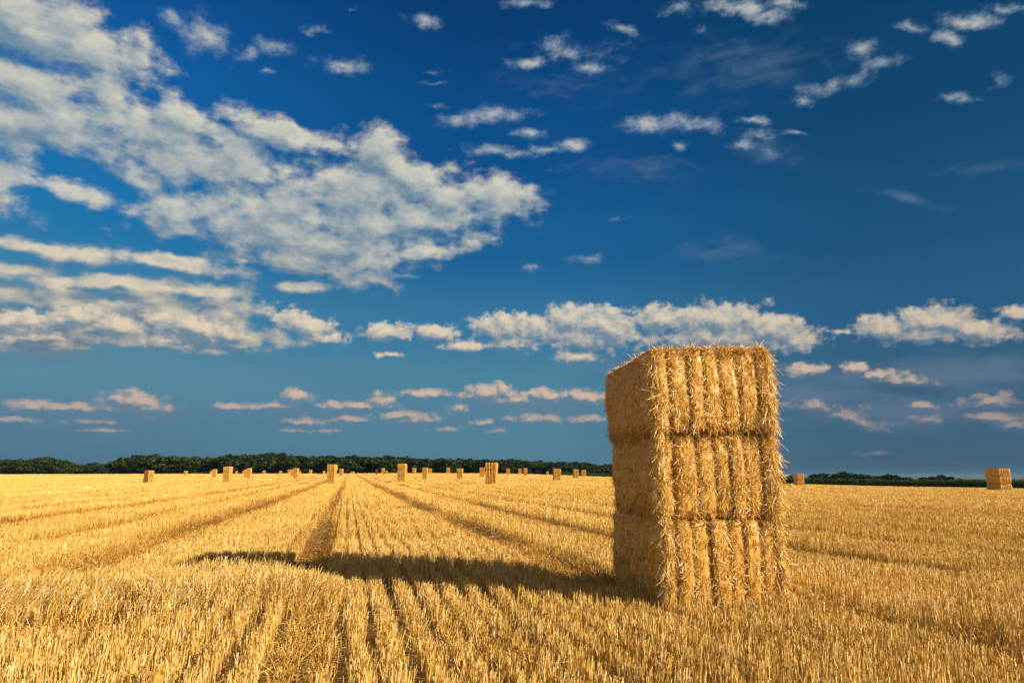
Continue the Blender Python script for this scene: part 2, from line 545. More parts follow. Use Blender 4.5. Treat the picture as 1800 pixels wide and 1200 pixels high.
def tag(o, label=None, cat=None, group=None, kind=None):
    if label: o['label'] = label
    if cat: o['category'] = cat
    if group: o['group'] = group
    if kind: o['kind'] = kind
    return o


# ------------------------------------------------------------------ materials
def straw_mat(name, stops, rough=0.5, transl=0.25, spec=0.35):
    m = bpy.data.materials.new(name); m.use_nodes = True
    T = NT(m.node_tree)
    b = T.n['Principled BSDF']; out = T.n['Material Output']
    at = T.node('ShaderNodeAttribute', attribute_name='tone')
    col = T.ramp(at.outputs['Fac'], stops)
    T.l.new(col, b.inputs['Base Color'])
    b.inputs['Roughness'].default_value = rough
    b.inputs['Specular IOR Level'].default_value = spec
    tr = T.node('ShaderNodeBsdfTranslucent')
    T.l.new(col, tr.inputs[0])
    mx = T.node('ShaderNodeMixShader'); mx.inputs[0].default_value = transl
    T.l.new(b.outputs[0], mx.inputs[1]); T.l.new(tr.outputs[0], mx.inputs[2])
    T.l.new(mx.outputs[0], out.inputs[0])
    return m


def C4(r, g, b):
    return (r, g, b, 1.0)


M_STUBBLE = straw_mat('wheat_stubble', [(0, C4(.22, .090, .014)), (.3, C4(.50, .275, .046)), (.6, C4(.72, .475, .115)), (.85, C4(.86, .65, .235)), (1, C4(.94, .84, .56))])
M_BALE = straw_mat('baled_straw', [(0, C4(.22, .080, .010)), (.3, C4(.50, .245, .034)), (.6, C4(.80, .49, .088)), (.85, C4(.92, .66, .19)), (1, C4(.96, .86, .54))], rough=0.42, transl=0.15, spec=0.5)


def field_material():
    m = bpy.data.materials.new('straw_littered_soil'); m.use_nodes = True
    T = NT(m.node_tree)
    b = T.n['Principled BSDF']
    tc = T.node('ShaderNodeTexCoord'); P = tc.outputs['Object']
    n1 = T.noise(P, 0.35, 5, 0.6)
    n2 = T.noise(T.vmath('MULTIPLY', P, (9, 30, 9)), 1.0, 5, 0.7, 1.5)
    n3 = T.noise(T.vmath('MULTIPLY', P, (34, 8, 9)), 1.0, 5, 0.7, 1.5)
    lit = T.mapr(T.math('MAXIMUM', n2, n3), 0.50, 0.66)
    soil = T.mix(n1, (.13, .075, .032, 1), (.24, .145, .06, 1))
    near = T.mix(T.math('MULTIPLY', lit, 0.9), soil, (.62, .38, .12, 1))
    far = T.mix(T.noise(T.vmath('MULTIPLY', P, (.5, .12, 1)), 1.0, 6, 0.65), (.58, .38, .09, 1), (.78, .56, .18, 1))
    at = T.node('ShaderNodeAttribute', attribute_name='cover')     # how much standing straw hides the soil
    gr = T.node('ShaderNodeAttribute', attribute_name='green')     # rough pasture beyond the field
    c = T.mix(at.outputs['Fac'], near, far)
    c = T.mix(gr.outputs['Fac'], c, T.mix(n1, (.025, .045, .012, 1), (.05, .07, .02, 1)))
    T.l.new(c, b.inputs['Base Color'])
    b.inputs['Roughness'].default_value = 0.95
    b.inputs['Specular IOR Level'].default_value = 0.1
    bp = T.node('ShaderNodeBump')
    bp.inputs['Strength'].default_value = 0.6
    bp.inputs['Distance'].default_value = 0.03
    T.l.new(T.math('ADD', n2, n3), bp.inputs['Height'])
    T.l.new(bp.outputs[0], b.inputs['Normal'])
    return m


# ------------------------------------------------------------------ terrain
U_ = np.array([-400, 0, 350, 600, 700, 900, 1080, 1380, 1550, 1800, 2200], float)
E_ = np.array([833, 833, 832, 831.5, 830.3, 831.5, 838, 849.5, 854, 858, 862], float)
YE = np.array([320, 320, 320, 320, 330, 310, 240, 140, 122, 108, 100], float)
A_ = (U_ - 900) / F * cp
ZE = np.array([CAM_H - 0.15 + slope_at(e) * y for e, y in zip(E_, YE)])


def crest(X, Y):
    a = np.clip(X / np.maximum(Y, 25.0), -1.1, 1.1)
    k = 0.03
    ye = sum(np.interp(a + d * k, A_, YE) for d in (-1, 0, 1)) / 3
    ze = sum(np.interp(a + d * k, A_, ZE) for d in (-1, 0, 1)) / 3
    return ye, ze


ROW = np.array([-0.235, 1.0]); ROW /= np.linalg.norm(ROW)
LAT = np.array([ROW[1], -ROW[0]])
TRACKS = [(-6.6, .35, 14, 400), (-12.6, .4, 9, 400), (-19.5, .4, 9, 400), (6.0, .4, 14, 400), (11.4, .35, 12, 400), (17.6, .35, 12, 400), (-62, .35, 0, 400), (-45, .35, 0, 400), (-33, .3, 0, 400), (-24.5, .35, 0, 400), (-15.5, .35, 0, 400), (-9.7, .55, 9, 400),
          (-3.85, .5, 9, 400), (-0.62, .25, 8.5, 400), (3.2, .46, 8.8, 400), (5.1, .26, 3, 8.0), (8.6, .32, 10, 400), (14.4, .3, 0, 400),
          (21, .3, 0, 400), (29, .3, 0, 400), (40, .3, 0, 400), (55, .35, 0, 400), (72, .35, 0, 400)]


def lateral(X, Y):
    return X * LAT[0] + Y * LAT[1] + 0.0


def along(X, Y):
    return X * ROW[0] + Y * ROW[1]


def track_mask(X, Y, widen=1.0):
    c = lateral(X, Y); s = along(X, Y)
    m = np.zeros_like(c)
    for i, (tc_, w, y0, y1) in enumerate(TRACKS):
        cc = tc_ * LAT[0] + 0.35 * (fbm(s * 0.07, s * 0 + i, 31, 2) - 0.5) * 2 * (0.4 if abs(tc_) < 6 else 1.2)
        st = sstep(.28, .62, fbm(s * 0.16 + 5 * i, s * 0 + i * 3.3, 41, 3)) * .6 + .4
        st = st * sstep(y0 - .8, y0 + .8, Y) * (1 - sstep(y1 - .8, y1 + .8, Y))
        m = np.maximum(m, st * (1 - sstep(w * .55 * widen, w * 1.15 * widen, np.abs(c - cc))))
    return m


def ground_z(X, Y):
    X = np.asarray(X, float); Y = np.asarray(Y, float)
    ye, ze = crest(X, Y)
    t = np.clip(Y, 0, None) / ye
    z = ze * np.minimum(t, 1.0) ** 1.5
    over = np.clip(Y - ye, 0, None)
    z = z - 0.004 * over * (over < 400) - np.where(over >= 400, 1.6 + 0.0022 * np.minimum(over - 400, 6000), 0)
    z = z * sstep(0, 25, Y)
    return z


def local_z(X, Y):
    """ground height with the small ruts and hummocks of the near field"""
    z = ground_z(X, Y)
    d = np.hypot(X, Y)
    near = 1 - sstep(40, 90, d)
    return z + near * ((fbm(X * .55, Y * .55, 3, 3) - .5) * .10 - .05 * track_mask(X, Y))


def build_field():
    def axis(a, b, fine, n0, far, n1):
        mid = np.linspace(a, b, n0)
        g = np.geomspace(1, far, n1)
        return np.concatenate([(a - g)[::-1], mid, b + g])
    xs = axis(-34, 34, 0, 270, 9000, 90)
    ys = axis(-4, 44, 0, 200, 11000, 130)
    X, Y = np.meshgrid(xs, ys)
    Z = local_z(X, Y)
    ye, _ = crest(X, Y)
    # far country falls away a little so that trees and hills stand above it
    V = np.stack([X.ravel(), Y.ravel(), Z.ravel()], 1)
    nx, ny = len(xs), len(ys)
    i = np.arange(nx - 1)[None, :] + nx * np.arange(ny - 1)[:, None]
    Q = np.stack([i, i + 1, i + nx + 1, i + nx], -1).reshape(-1, 4)
    d = np.hypot(X, Y)
    cover = sstep(14, 60, d) * (1 - .35 * track_mask(X, Y))
    right = sstep(.10, .16, X / np.maximum(Y, 1))
    green = np.where(Y > 0, np.maximum(sstep(430, 470, Y), right * sstep(1.0, 4.0, Y - ye)), 0)
    o = mesh_np('field', V, Q, {'cover': cover.ravel(), 'green': green.ravel()}, field_material(), smooth=True)
    tag(o, kind='structure')
    return o


build_field()


def on_ground(u, v, zoff=0.0):
    """world point where the photo ray through (u, v) meets the ground"""
    d = pix_dir(u, v)
    lo = None
    Ys = np.geomspace(2, 600, 4000)
    t = Ys / d[1]
    Xs = d[0] * t; Zs = CAM_H + d[2] * t
    k = np.argmax(Zs <= ground_z(Xs, Ys) + zoff)
    return Xs[k], Ys[k]


# ------------------------------------------------------------------ the big stack: measures
CROT = math.radians(6.4)
WX = np.array([math.cos(CROT), math.sin(CROT)]); WY = np.array([-math.sin(CROT), math.cos(CROT)])
BW, BL = 1.33, 2.0
SC = np.array([1.575, 7.43]) + WX * BW / 2 + WY * BL / 2


# ------------------------------------------------------------------ stubble
def in_stack(X, Y, pad=0.0):
    dx = X - SC[0]; dy = Y - SC[1]
    a = dx * WX[0] + dy * WX[1]; b = dx * WY[0] + dy * WY[1]
    return (np.abs(a) < BW / 2 + pad) & (np.abs(b) < BL / 2 + pad)


def blob2(X, Y, x, y, rx, ry, rot=0.0):
    c, s_ = math.cos(rot), math.sin(rot)
    dx = X - x; dy = Y - y
    a = (dx * c + dy * s_) / rx; b = (-dx * s_ + dy * c) / ry
    return 1 - sstep(.75, 1.25, np.sqrt(a * a + b * b) + .5 * (fbm(X * 2.2, Y * 2.2, 55, 2) - .5))


def build_stubble():
    parts = []
    SP = 0.26
    # --- near rows, every stem
    def rows(n, ymin, ymax, snap=True):
        if ymin < 12:
            Y = np.sqrt(rng.random(n) * (ymax ** 2 - ymin ** 2) + ymin ** 2)
        else:
            Y = ymin * np.exp(rng.random(n) * math.log(ymax / ymin))
        X = (rng.random(n) * 2 - 1) * (.84 * Y + 1.2)
        if snap:
            c = lateral(X, Y); s_ = along(X, Y)
            k = np.floor(c / SP)
            amp = np.maximum(sstep(-1.6, -.7, c), .35 * sstep(8, 16, Y)) * (1 - .45 * sstep(2.5, 5.5, c))        # rows read clearest left of the stack
            gap = hash2(k.astype(int), k.astype(int) * 0, 5)
            keep = rng.random(n) < (.01 + .07 * gap + .5 * (1 - amp))
            hole = .315 - .15 * sstep(.5, .7, fbm(s_ * 1.3, k * 3.7, 23, 3)) * (.4 + .6 * gap)
            u = rng.normal(0, .20, n)
            f = np.where(keep, rng.random(n), .5 + np.clip(u, -hole, hole))
            wob = (fbm(s_ * .45, k * 1.0, 77, 3) - .5) * .07
            cn = (k + f) * SP + wob
            X = cn * LAT[0] + s_ * ROW[0]; Y = cn * LAT[1] + s_ * ROW[1]
        return X, Y

    def stand(X, Y, wmul=1.0, seg=1, sides=3):
        n = len(X)
        tm = track_mask(X, Y)
        tall = np.maximum(blob2(X, Y, -3.25, 8.1, 1.15, 1.0, -.15), .85 * blob2(X, Y, -5.2, 7.6, 1.5, 1.0, .2))
        brown = np.maximum(.46 * blob2(X, Y, -1.75, 6.1, .24, 1.9, .22), .75 * blob2(X, Y, 2.0, 6.0, .5, .16, 0))
        brown = np.maximum(brown, .8 * blob2(X, Y, -4.6, 6.3, 1.3, .30, .25))
        patch = .5 * sstep(.70, .84, fbm(X * .8, Y * .8, 91, 3)) * (1 - tall)     # thin, trodden spots
        flat_ = np.clip(np.maximum(np.maximum(tm, brown), patch * .75), 0, 1) * (1 - .8 * tall)
        ok = (~in_stack(X, Y, -.02)) & (rng.random(n) > .45 * flat_)
        X, Y, tm, tall, flat_, brown = (k[ok] for k in (X, Y, tm, tall, flat_, brown))
        n = len(X)
        Z = local_z(X, Y) - .01
        hN = fbm(X * 1.6, Y * 1.6, 12, 3)
        L = (.185 + .06 * (hN - .5)) * rng.normal(1, .09, n) * (1 - .35 * flat_)
        L = L + tall * (.115 + .15 * rng.random(n))
        L = np.clip(L, .04, .62)
        sg = .10 + .75 * flat_ + .13 * tall
        lean = np.stack([rng.normal(0, 1, n) * sg, rng.normal(0, 1, n) * sg, np.ones(n)], 1)
        lean[:, 0] += .05 + .10 * (fbm(X * .9, Y * .9, 5, 2) - .5)
        lean[:, 0] += tall * (.16 + .42 * sstep(-3.6, -5.0, X) + .40 * sstep(-2.6, -1.85, X))
        Dv = lean / np.linalg.norm(lean, axis=1, keepdims=True)
        dist = np.hypot(X, Y)
        W = (.0046 + .0020 * rng.random(n)) * wmul
        W = np.maximum(W, dist * .00047 * (.7 + .6 * rng.random(n)))
        curl = rng.normal(0, .10, (n, 3)) * (.4 + 1.2 * flat_ + .8 * tall)[:, None]
        curl[:, 2] = -np.abs(curl[:, 2])
        tone = .60 + rng.normal(0, 1, n) * (.25 - .11 * sstep(8, 20, dist)) + .22 * (fbm(X * .5, Y * .5, 8, 3) - .5) - .34 * flat_ + .10 * tall
        lt = lateral(X, Y)
        tone += .26 * (fbm(lt * .55, along(X, Y) * .035, 19, 4) - .5) * sstep(9, 16, dist)
        tone -= .24 * track_mask(X, Y, 1.55) * sstep(9, 14, dist)
        tone += .02 * sstep(20, 60, dist)
        tone = np.clip(tone, 0.02, .98)
        P = np.stack([X, Y, Z], 1)
        return stalks(P, Dv, L, W, curl, tone, seg, sides)

    X, Y = rows(150000, 3.0, 13)
    parts.append(stand(X, Y, 1.0, 2, 3))
    X, Y = rows(330000, 13, 90)
    parts.append(stand(X, Y, 1.1, 1, 3))
    X, Y = rows(120000, 90, 330, snap=False)
    ye, _ = crest(X, Y)
    k = Y < ye + 6
    parts.append(stand(X[k], Y[k], 1.2, 1, 3))
    # extra long straw in the uncut tuft
    n = 9000
    X = rng.normal(-3.15, .75, n); Y = rng.normal(8.15, .55, n)
    k = blob2(X, Y, -3.05, 8.15, 1.3, 1.05, -.15) > .3
    parts.append(stand(X[k], Y[k], .9, 3, 3))
    V, Q, T_ = join(parts)
    o = mesh_np('stubble', V, Q, {'tone': T_}, M_STUBBLE)
    tag(o, 'golden cut wheat stubble standing in rows over the whole field', 'stubble', kind='stuff')

    # --- dry leaf sheaths and loose straw lying between the stems
    n = 46000
    Y = 2.6 * np.exp(rng.random(n) * math.log(26 / 2.6)); X = (rng.random(n) * 2 - 1) * (.84 * Y + 1)
    tm = np.maximum(track_mask(X, Y), np.maximum(blob2(X, Y, -1.62, 5.7, .35, 1.8, .22), .8 * blob2(X, Y, 1.5, 5.15, .6, .35)))
    # spilled straw around the foot of the stack
    foot = in_stack(X, Y, .45) & ~in_stack(X, Y, 0)
    k = (rng.random(n) < .13 + .7 * tm + foot) & ~in_stack(X, Y, -.05)
    X, Y, tm, foot = X[k], Y[k], tm[k], foot[k]
    n = len(X)
    an = rng.random(n) * 2 * np.pi
    up = np.abs(rng.normal(.10, .28, n))
    Dv = np.stack([np.cos(an), np.sin(an), up], 1); Dv /= np.linalg.norm(Dv, axis=1, keepdims=True)
    Z = local_z(X, Y) + .01 + .10 * rng.random(n) * (1 - .5 * tm)
    L = .07 + .20 * rng.random(n) ** 2
    W = np.maximum(.004 + .003 * rng.random(n), np.hypot(X, Y) * .0006)
    curl = rng.normal(0, .22, (n, 3)); curl[:, 2] = -np.abs(curl[:, 2])
    tone = np.clip(rng.normal(.46, .2, n), .02, .98)
    V, Q, T_ = stalks(np.stack([X, Y, Z], 1), Dv, L, W, curl, tone, 2, 3)
    o = mesh_np('loose_straw', V, Q, {'tone': T_}, M_STUBBLE)
    tag(o, 'loose broken straw lying among the stubble and in the wheel tracks', 'straw', kind='stuff')


build_stubble()


# ------------------------------------------------------------------ bales
def bale_shape(w, l, h, seed, deep=.05, r=.07, wild=1.15, notch=.085, shift=0.0):
    """returns f(points on unit box faces) -> surface point and normal of a strapped straw bale"""
    def cell_of(x, z):
        return (x / w + .5) * 7 + shift + .55 * (vnoise(x * 3.6 + seed, x * 0 + 2.5, seed + 9) - .5) + .22 * (vnoise(z * 2.6 + seed, x * 5, seed) - .5)

    def f(p):
        # p: points on the surface of the box, metres, z from 0 to h
        q = p - np.array([0, 0, h / 2])
        half = np.array([w, l, h]) / 2
        inner = np.clip(q, -(half - r), half - r)
        d = q - inner
        nrm = d / (np.linalg.norm(d, axis=1, keepdims=True) + 1e-9)
        s = inner + nrm * r
        x, y, z = s[:, 0], s[:, 1], s[:, 2]
        cell = cell_of(x, z)
        dn = np.abs(cell - np.round(cell))
        gro = np.exp(-(dn / (notch * (.75 + .7 * vnoise(z * 5 + cell.round() * 7.7, cell.round() * 3.1, seed + 5)))) ** 2)                                     # 1 in a groove under a string
        edge = np.minimum(x / w + .5, .5 - x / w) * 7
        gro = gro * sstep(.35, .8, edge) + .12 * np.clip(dn * -2 + 1, 0, 1) ** 2
        fy = np.abs(nrm[:, 1]); fz = np.abs(nrm[:, 2]); fx = np.abs(nrm[:, 0])
        disp = -deep * gro * (fy ** 1.5 + .35 * fz)
        disp += .034 * (hash2(np.floor(cell), np.floor(cell) * 0 + seed, 3) - .5) * fy * (1 - gro)
        disp += .035 * wild * (fbm(y * 4.2 + seed, z * 6.1, seed + 6, 3) - .5) * fx
        bul = np.cos(np.clip(z / half[2], -1, 1) * math.pi / 2)
        disp += (.034 * bul - .014) * (fy + .8 * fx)
        # pressed wads along the side
        wad = np.abs(np.sin(math.pi * (y / .17 + .5 * vnoise(z * 2, y * 0 + 3, seed + 4))))
        disp += -.010 * (1 - wad) * fx
        disp += .040 * wild * (fbm(x * 2.1 + 9 + seed + y * .8, z * 2.3 + y * 1.7, seed + 1, 3) - .5)
        disp += .022 * wild * (fbm(x * 11 + y * 7.3, z * 10 + y * 8.1, seed + 2, 3) - .5)
        # slightly sunk long edges
        out = s + nrm * disp[:, None]
        out[:, 2] += h / 2
        return out, nrm, gro
    f.cell_of = cell_of
    return f


def box_faces(w, l, h, step):
    """grid points and quads for the six faces"""
    Vs, Qs, o = [], [], 0
    dims = np.array([w, l, h])
    for ax in range(3):
        u, v = [k for k in range(3) if k != ax]
        nu = max(3, int(dims[u] / step)); nv = max(3, int(dims[v] / step))
        gu = np.linspace(-dims[u] / 2, dims[u] / 2, nu + 1); gv = np.linspace(-dims[v] / 2, dims[v] / 2, nv + 1)
        A, B = np.meshgrid(gu, gv, indexing='ij')
        for sgn in (-1, 1):
            P = np.zeros((A.size, 3)); P[:, u] = A.ravel(); P[:, v] = B.ravel(); P[:, ax] = sgn * dims[ax] / 2
            i = (np.arange(nu)[:, None] * (nv + 1) + np.arange(nv)[None, :])
            q = np.stack([i, i + nv + 1, i + nv + 2, i + 1], -1).reshape(-1, 4)
            flip = (sgn > 0) == (ax == 1)
            if flip:
                q = q[:, ::-1]
            Vs.append(P); Qs.append(q + o); o += len(P)
    V = np.concatenate(Vs); V[:, 2] += h / 2
    return V, np.concatenate(Qs)


def bale_mesh(name, w, l, h, seed, step=.025, dens=(5200, 3600, 2600), long_straws=260, width=.0052, hero=True, deep=.05, notch=.085, crown=False, shift=0.0):
    f = bale_shape(w, l, h, seed, deep=deep, notch=notch, shift=shift)
    V, Q = box_faces(w, l, h, step)
    S, N_, G = f(V)
    tone0 = np.clip(.37 + .30 * (fbm(V[:, 0] * 30 + V[:, 1] * 21, V[:, 2] * 30 + V[:, 1] * 17, seed + 7, 2) - .5) - .12 * G, 0, 1)  # darker body and grooves: shade between straws painted into the tone
    parts = [(S, Q, tone0)]
    half = np.array([w, l, h]) / 2

    def scatter(face, n):
        p = (rng.random((n, 3)) - .5) * 2 * half
        ax, sg = face
        p[:, ax] = sg * half[ax]
        p[:, 2] += h / 2
        return p
    down = np.array([0, 0, -1.0])

    def lay(p, ang_mu, ang_sd, lift, L0, L1, tmu, wmul=1.0, bias=None, droop=.12):
        s, n_, g = f(p)
        m = len(s)
        # tangent frame: t1 = downwards-ish, t2 = sideways
        ref = np.where(np.abs(n_[:, 2:3]) > .8, np.array([[0, -1.0, 0]]), down[None])
        t2 = np.cross(n_, ref); t2 /= np.linalg.norm(t2, axis=1, keepdims=True) + 1e-9
        t1 = np.cross(t2, n_)
        an = rng.normal(ang_mu, ang_sd, m)
        flipm = rng.random(m) < .28
        an = np.where(flipm, an + math.pi, an)
        li = np.abs(rng.normal(0, lift, m))
        Dv = t1 * np.cos(an)[:, None] + t2 * np.sin(an)[:, None] + n_ * li[:, None]
        if bias is not None:
            Dv = Dv + np.array(bias)[None] * rng.random((m, 1))
        Dv /= np.linalg.norm(Dv, axis=1, keepdims=True)
        L = L0 + (L1 - L0) * rng.random(m) ** 1.8
        W = width * (.7 + .6 * rng.random(m)) * wmul
        curl = rng.normal(0, .22, (m, 3)) + n_ * -.10 + down[None] * droop
        root = s - n_ * .008
        tone = np.clip(rng.normal(tmu, .25, m) - .15 * g, .02, .99)  # groove shade painted into the straw tone
        return stalks(root, Dv, L, W, curl, tone, 3 if hero else 1, 3)

    nf, ns, nt = dens
    # cut end with the strings: chaotic, mostly upright in its rolls
    p = scatter((1, -1), nf)
    cell = f.cell_of(p[:, 0], p[:, 2])
    fr = cell - np.floor(cell)
    k = (np.abs(fr - .5) < .43)
    k &= (p[:, 2] > .06) & (p[:, 2] < h - .03)
    parts.append(lay(p[k], 0, .25 + 1.0 * np.clip(1 - np.abs(fr[k] - .5) / .43, 0, 1), .12, .02, .09, .74))
    parts.append(lay(p[~k], 0, .25, .04, .02, .06, .45))  # groove and seam straws toned darker to paint in their shade
    parts.append(lay(scatter((1, -1), int(nf * .045)), 0, 1.4, .34, .03, .11, .88, .9))
    parts.append(lay(scatter((1, 1), nf // 3), 0, .9, .25, .03, .12, .55))
    for sg in (-1, 1):
        p = scatter((0, sg), ns)
        parts.append(lay(p, .1 * sg, .55, .16, .02, .085, .56))
        parts.append(lay(scatter((0, sg), ns // 16), 0, 1.2, .5, .04, .12, .60, .9))
    parts.append(lay(scatter((2, 1), nt), 0, 1.3, .22, .04, .15, .62))
    parts.append(lay(scatter((2, -1), nt // 3), 0, 1.3, .22, .04, .12, .5))
    if hero:
        # shaggy fringe down both front corners and along the upper front edge
        m = 1150
        zz = rng.random(m) * h; zz = np.clip(zz + .10 * np.sin(zz * 19 + seed), 0, h)
        p = np.stack([np.full(m, -half[0]) + rng.random(m) * .12, np.full(m, -half[1]), zz], 1)
        parts.append(lay(p, -.35, .45, .22, .04, .17, .76, 1.0, (-.45, -.25, -.1), .42))
        p = np.stack([np.full(m, -half[0]), np.full(m, -half[1]) + rng.random(m) * .10, rng.random(m) * h], 1)
        parts.append(lay(p, 0, .6, .35, .04, .13, .66, 1.0, (-.3, -.5, -.1), .35))
        for sg in (-1, 1):
            m = 800
            p = np.stack([np.full(m, sg * half[0]), (rng.random(m) - .5) * l, rng.random(m) ** 1.5 * .14], 1)
            parts.append(lay(p, 0, .5, .22, .05, .13, .5, 1.0, (0, 0, -.5), .35))
        m = 1100
        p = np.stack([np.full(m, half[0]) - rng.random(m) * .12, np.full(m, -half[1]), rng.random(m) * h], 1)
        parts.append(lay(p, .3, .6, .25, .04, .16, .68, 1.0, (.45, -.1, 0), .38))
        m = 500 if crown else 90
        p = np.stack([(rng.random(m) - .5) * w, np.full(m, -half[1]) + rng.random(m) * .05, np.full(m, h)], 1)
        parts.append(lay(p, 0, 1.2, .5, .04, .14, .75, 1.0, (0, -.2, .5), .1))
        m = 150
        p = np.stack([(rng.random(m) - .5) * w, np.full(m, -half[1]), rng.random(m) * .05], 1)
        parts.append(lay(p, 0, .8, .4, .04, .13, .6, 1.0, (0, -.3, -.2), .2))
        m = long_straws
        p = scatter((0, 1), m)
        parts.append(lay(p, 0, 1.4, .9, .06, .22, .7, .9))
        p = scatter((1, -1), m // 2)
        parts.append(lay(p, 0, 1.6, .9, .08, .22, .85, .9))
        # a few tips standing up from the top
        p = scatter((2, 1), m // 3)
        parts.append(lay(p, 0, 1.6, 1.4, .05, .15, .8, .9))
    V, Q, T_ = join(parts)
    sm = np.zeros(len(Q), dtype=bool)
    o = mesh_np(name, V, Q, {'tone': T_}, M_BALE)
    return o


gz = float(ground_z(SC[0], SC[1]))
HS = (1.0, .915, .945)
LBL = ['bottom bale of the big foreground straw stack, its foot buried in the stubble',
       'middle bale of the big foreground straw stack, shaggy at its right corner',
       'top bale of the big foreground straw stack, against the sky']
z = gz - .03
SH = [(0.012, 0.03, 0.9), (.022, .02, -1.0), (-.022, -.04, .4)]
for i in range(3):
    w = (BW, BW + .02, BW + .035)[i]
    o = bale_mesh('straw_bale', w, (BL, BL, BL + .04)[i], HS[i] - .016, 11 + 5 * i, deep=(.062, .062, .058)[i],
                  crown=(i == 2), shift=(.38, -.12, .1)[i], dens=(15000, 9000, 5000) if i == 2 else (15000, 9000, 900))
    dx, dy, r = SH[i]
    c = SC + WX * dx + WY * dy
    o.location = (c[0], c[1], z)
    o.rotation_euler = (0, 0, CROT + math.radians(r))
    tag(o, LBL[i], 'straw bale', 'big square straw bales of the foreground stack')
    z += HS[i]
o.rotation_euler = (0, math.radians(-1.3), CROT + math.radians(.2))

# ------------------------------------------------------------------ the far stacks
def px_row(Y, z):
    zr = z - CAM_H
    return 600 - F * (zr * cp - Y * sp) / (Y * cp + zr * sp)


def far_depth(u, top, bot, n, wpx):
    """depth at which a stack of n bales stands as in the photo, and how tall its bales are"""
    a = (u - 900) / F
    e_ = float(np.interp(u, U_, E_))
    if bot > e_ + 1.2:
        best = None
        for Y in np.arange(45, 300, .5):
            g_ = float(ground_z(a * Y * cp, Y))
            c = abs(px_row(Y, g_ + .12) - bot)
            if Y < float(crest(a * Y * cp, Y)[0]) - 5 and (best is None or c < best[0]):
                best = (c, Y)
        Y = best[1]
    else:
        ye = float(crest(a * 300, 300.0)[0])
        Y = float(np.clip(1247 * 1.36 / wpx, ye - 15, ye + 60))
    X = a * Y * cp
    g_ = float(ground_z(X, Y))
    zt = CAM_H + slope_at(top) * Y
    s_ = float(np.clip((zt - g_) / (n * .91), .72, 1.16))
    return Y, X, g_, s_


STACKS = [  # left, right, top, bottom in the photo; bales high; turn in degrees; which stack it is
 (254, 269, 825.5, 847.5, 2, 58, 'the lone stack nearest the left edge of the photo'),
 (323, 329, 827, 834, 2, 8, 'the tiny far stack second from the left edge'),
 (368.5, 372, 826.5, 833, 2, 8, 'the sliver of stack third from the left edge'),
 (372, 381, 824, 838.5, 3, 12, 'the stack just left of the large pale left-hand stack'),
 (392, 408, 819, 847, 3, 4, 'the largest pale stack in the left third'),
 (413, 417, 825.5, 832, 2, 8, 'the tiny stack just right of the largest left-third stack'),
 (425, 429, 826, 832.5, 2, 8, 'the tiny stack left end of the cluster at left'),
 (428.5, 434, 824.5, 838, 3, 20, 'the half-hidden stack of the left cluster'),
 (433, 442, 822, 839.5, 3, 6, 'the front stack of the left cluster'),
 (461, 466, 826.5, 833.5, 2, 8, 'the tiny lone stack right of the left cluster'),
 (490, 495, 827, 833, 2, 8, 'the tiny lone stack left of the central-left cluster'),
 (505, 510, 824.5, 832.5, 2, 10, 'the rearmost left stack of the central-left cluster'),
 (510, 516, 824, 836, 3, 22, 'the half-hidden stack of the central-left cluster'),
 (515, 525, 822, 839.5, 3, 5, 'the front stack of the central-left cluster'),
 (525, 528.5, 826.5, 832.5, 2, 6, 'the tiny stack peeping right of the central-left cluster'),
 (543, 548, 825, 832, 2, 8, 'the tiny stack left of the tall row-end stack'),
 (567, 571, 827, 832, 2, 8, 'the tiny stack touching the tall row-end stack on its left'),
 (574.5, 592, 815, 848, 3, 3, 'the tall stack where the dark wheel track starts'),
 (596, 603, 823, 836, 3, 4, 'the stack just right of the tall row-end stack'),
 (616, 622.5, 828, 832, 1, 4, 'the lone low bale where the stubble rows converge'),
 (660, 664, 825.5, 832, 2, 5, 'the left one of three tiny central stacks'),
 (670, 676, 822, 832, 3, 5, 'the taller middle one of three tiny central stacks'),
 (677.5, 681.5, 827, 832, 2, 5, 'the right low one of three tiny central stacks'),
 (698, 715.6, 814, 845, 3, -2, 'the large stack third in size at centre'),
 (724.5, 731, 822, 832, 3, 4, 'the small stack right of the large centre one'),
 (742, 752.7, 821, 841.5, 3, 0, 'the medium stack right of centre with a small one behind'),
 (753, 759, 822.5, 831, 3, 12, 'the small stack behind the medium centre one'),
 (784.5, 790.7, 821, 832, 3, 4, 'the small isolated stack on the crest at centre'),
 (803, 814, 822.5, 841, 3, 0, 'the medium stack midway between crest stack and widest stack'),
 (843, 851.6, 821, 837, 3, 2, 'the stack half behind the widest centre stack'),
 (853, 875, 812, 849, 3, -3, 'the widest and tallest of the centre stacks'),
 (889.6, 896, 822.5, 833, 3, 4, 'the small stack right of the widest centre one'),
 (911, 917, 823, 833, 3, 4, 'the left one of a small pair right of centre'),
 (920, 927, 822, 834.5, 3, 2, 'the right one of a small pair right of centre'),
 (960, 964.7, 825.5, 833, 2, 6, 'the tiny stack by the dark crop edge'),
 (971.6, 986, 823, 843, 3, 4, 'the larger stack left of the foreground stack'),
 (1007, 1017, 824, 839.5, 3, 4, 'the left one of the pair beside the foreground stack'),
 (1021, 1030, 825, 837, 3, 6, 'the right one of the pair beside the foreground stack'),
 (1394.5, 1412.5, 830, 851, 2, 3, 'the small brown stack just right of the foreground stack'),
 (1734.5, 1774, 822, 860.5, 3, 5, 'the lone brown stack at the right edge'),
]


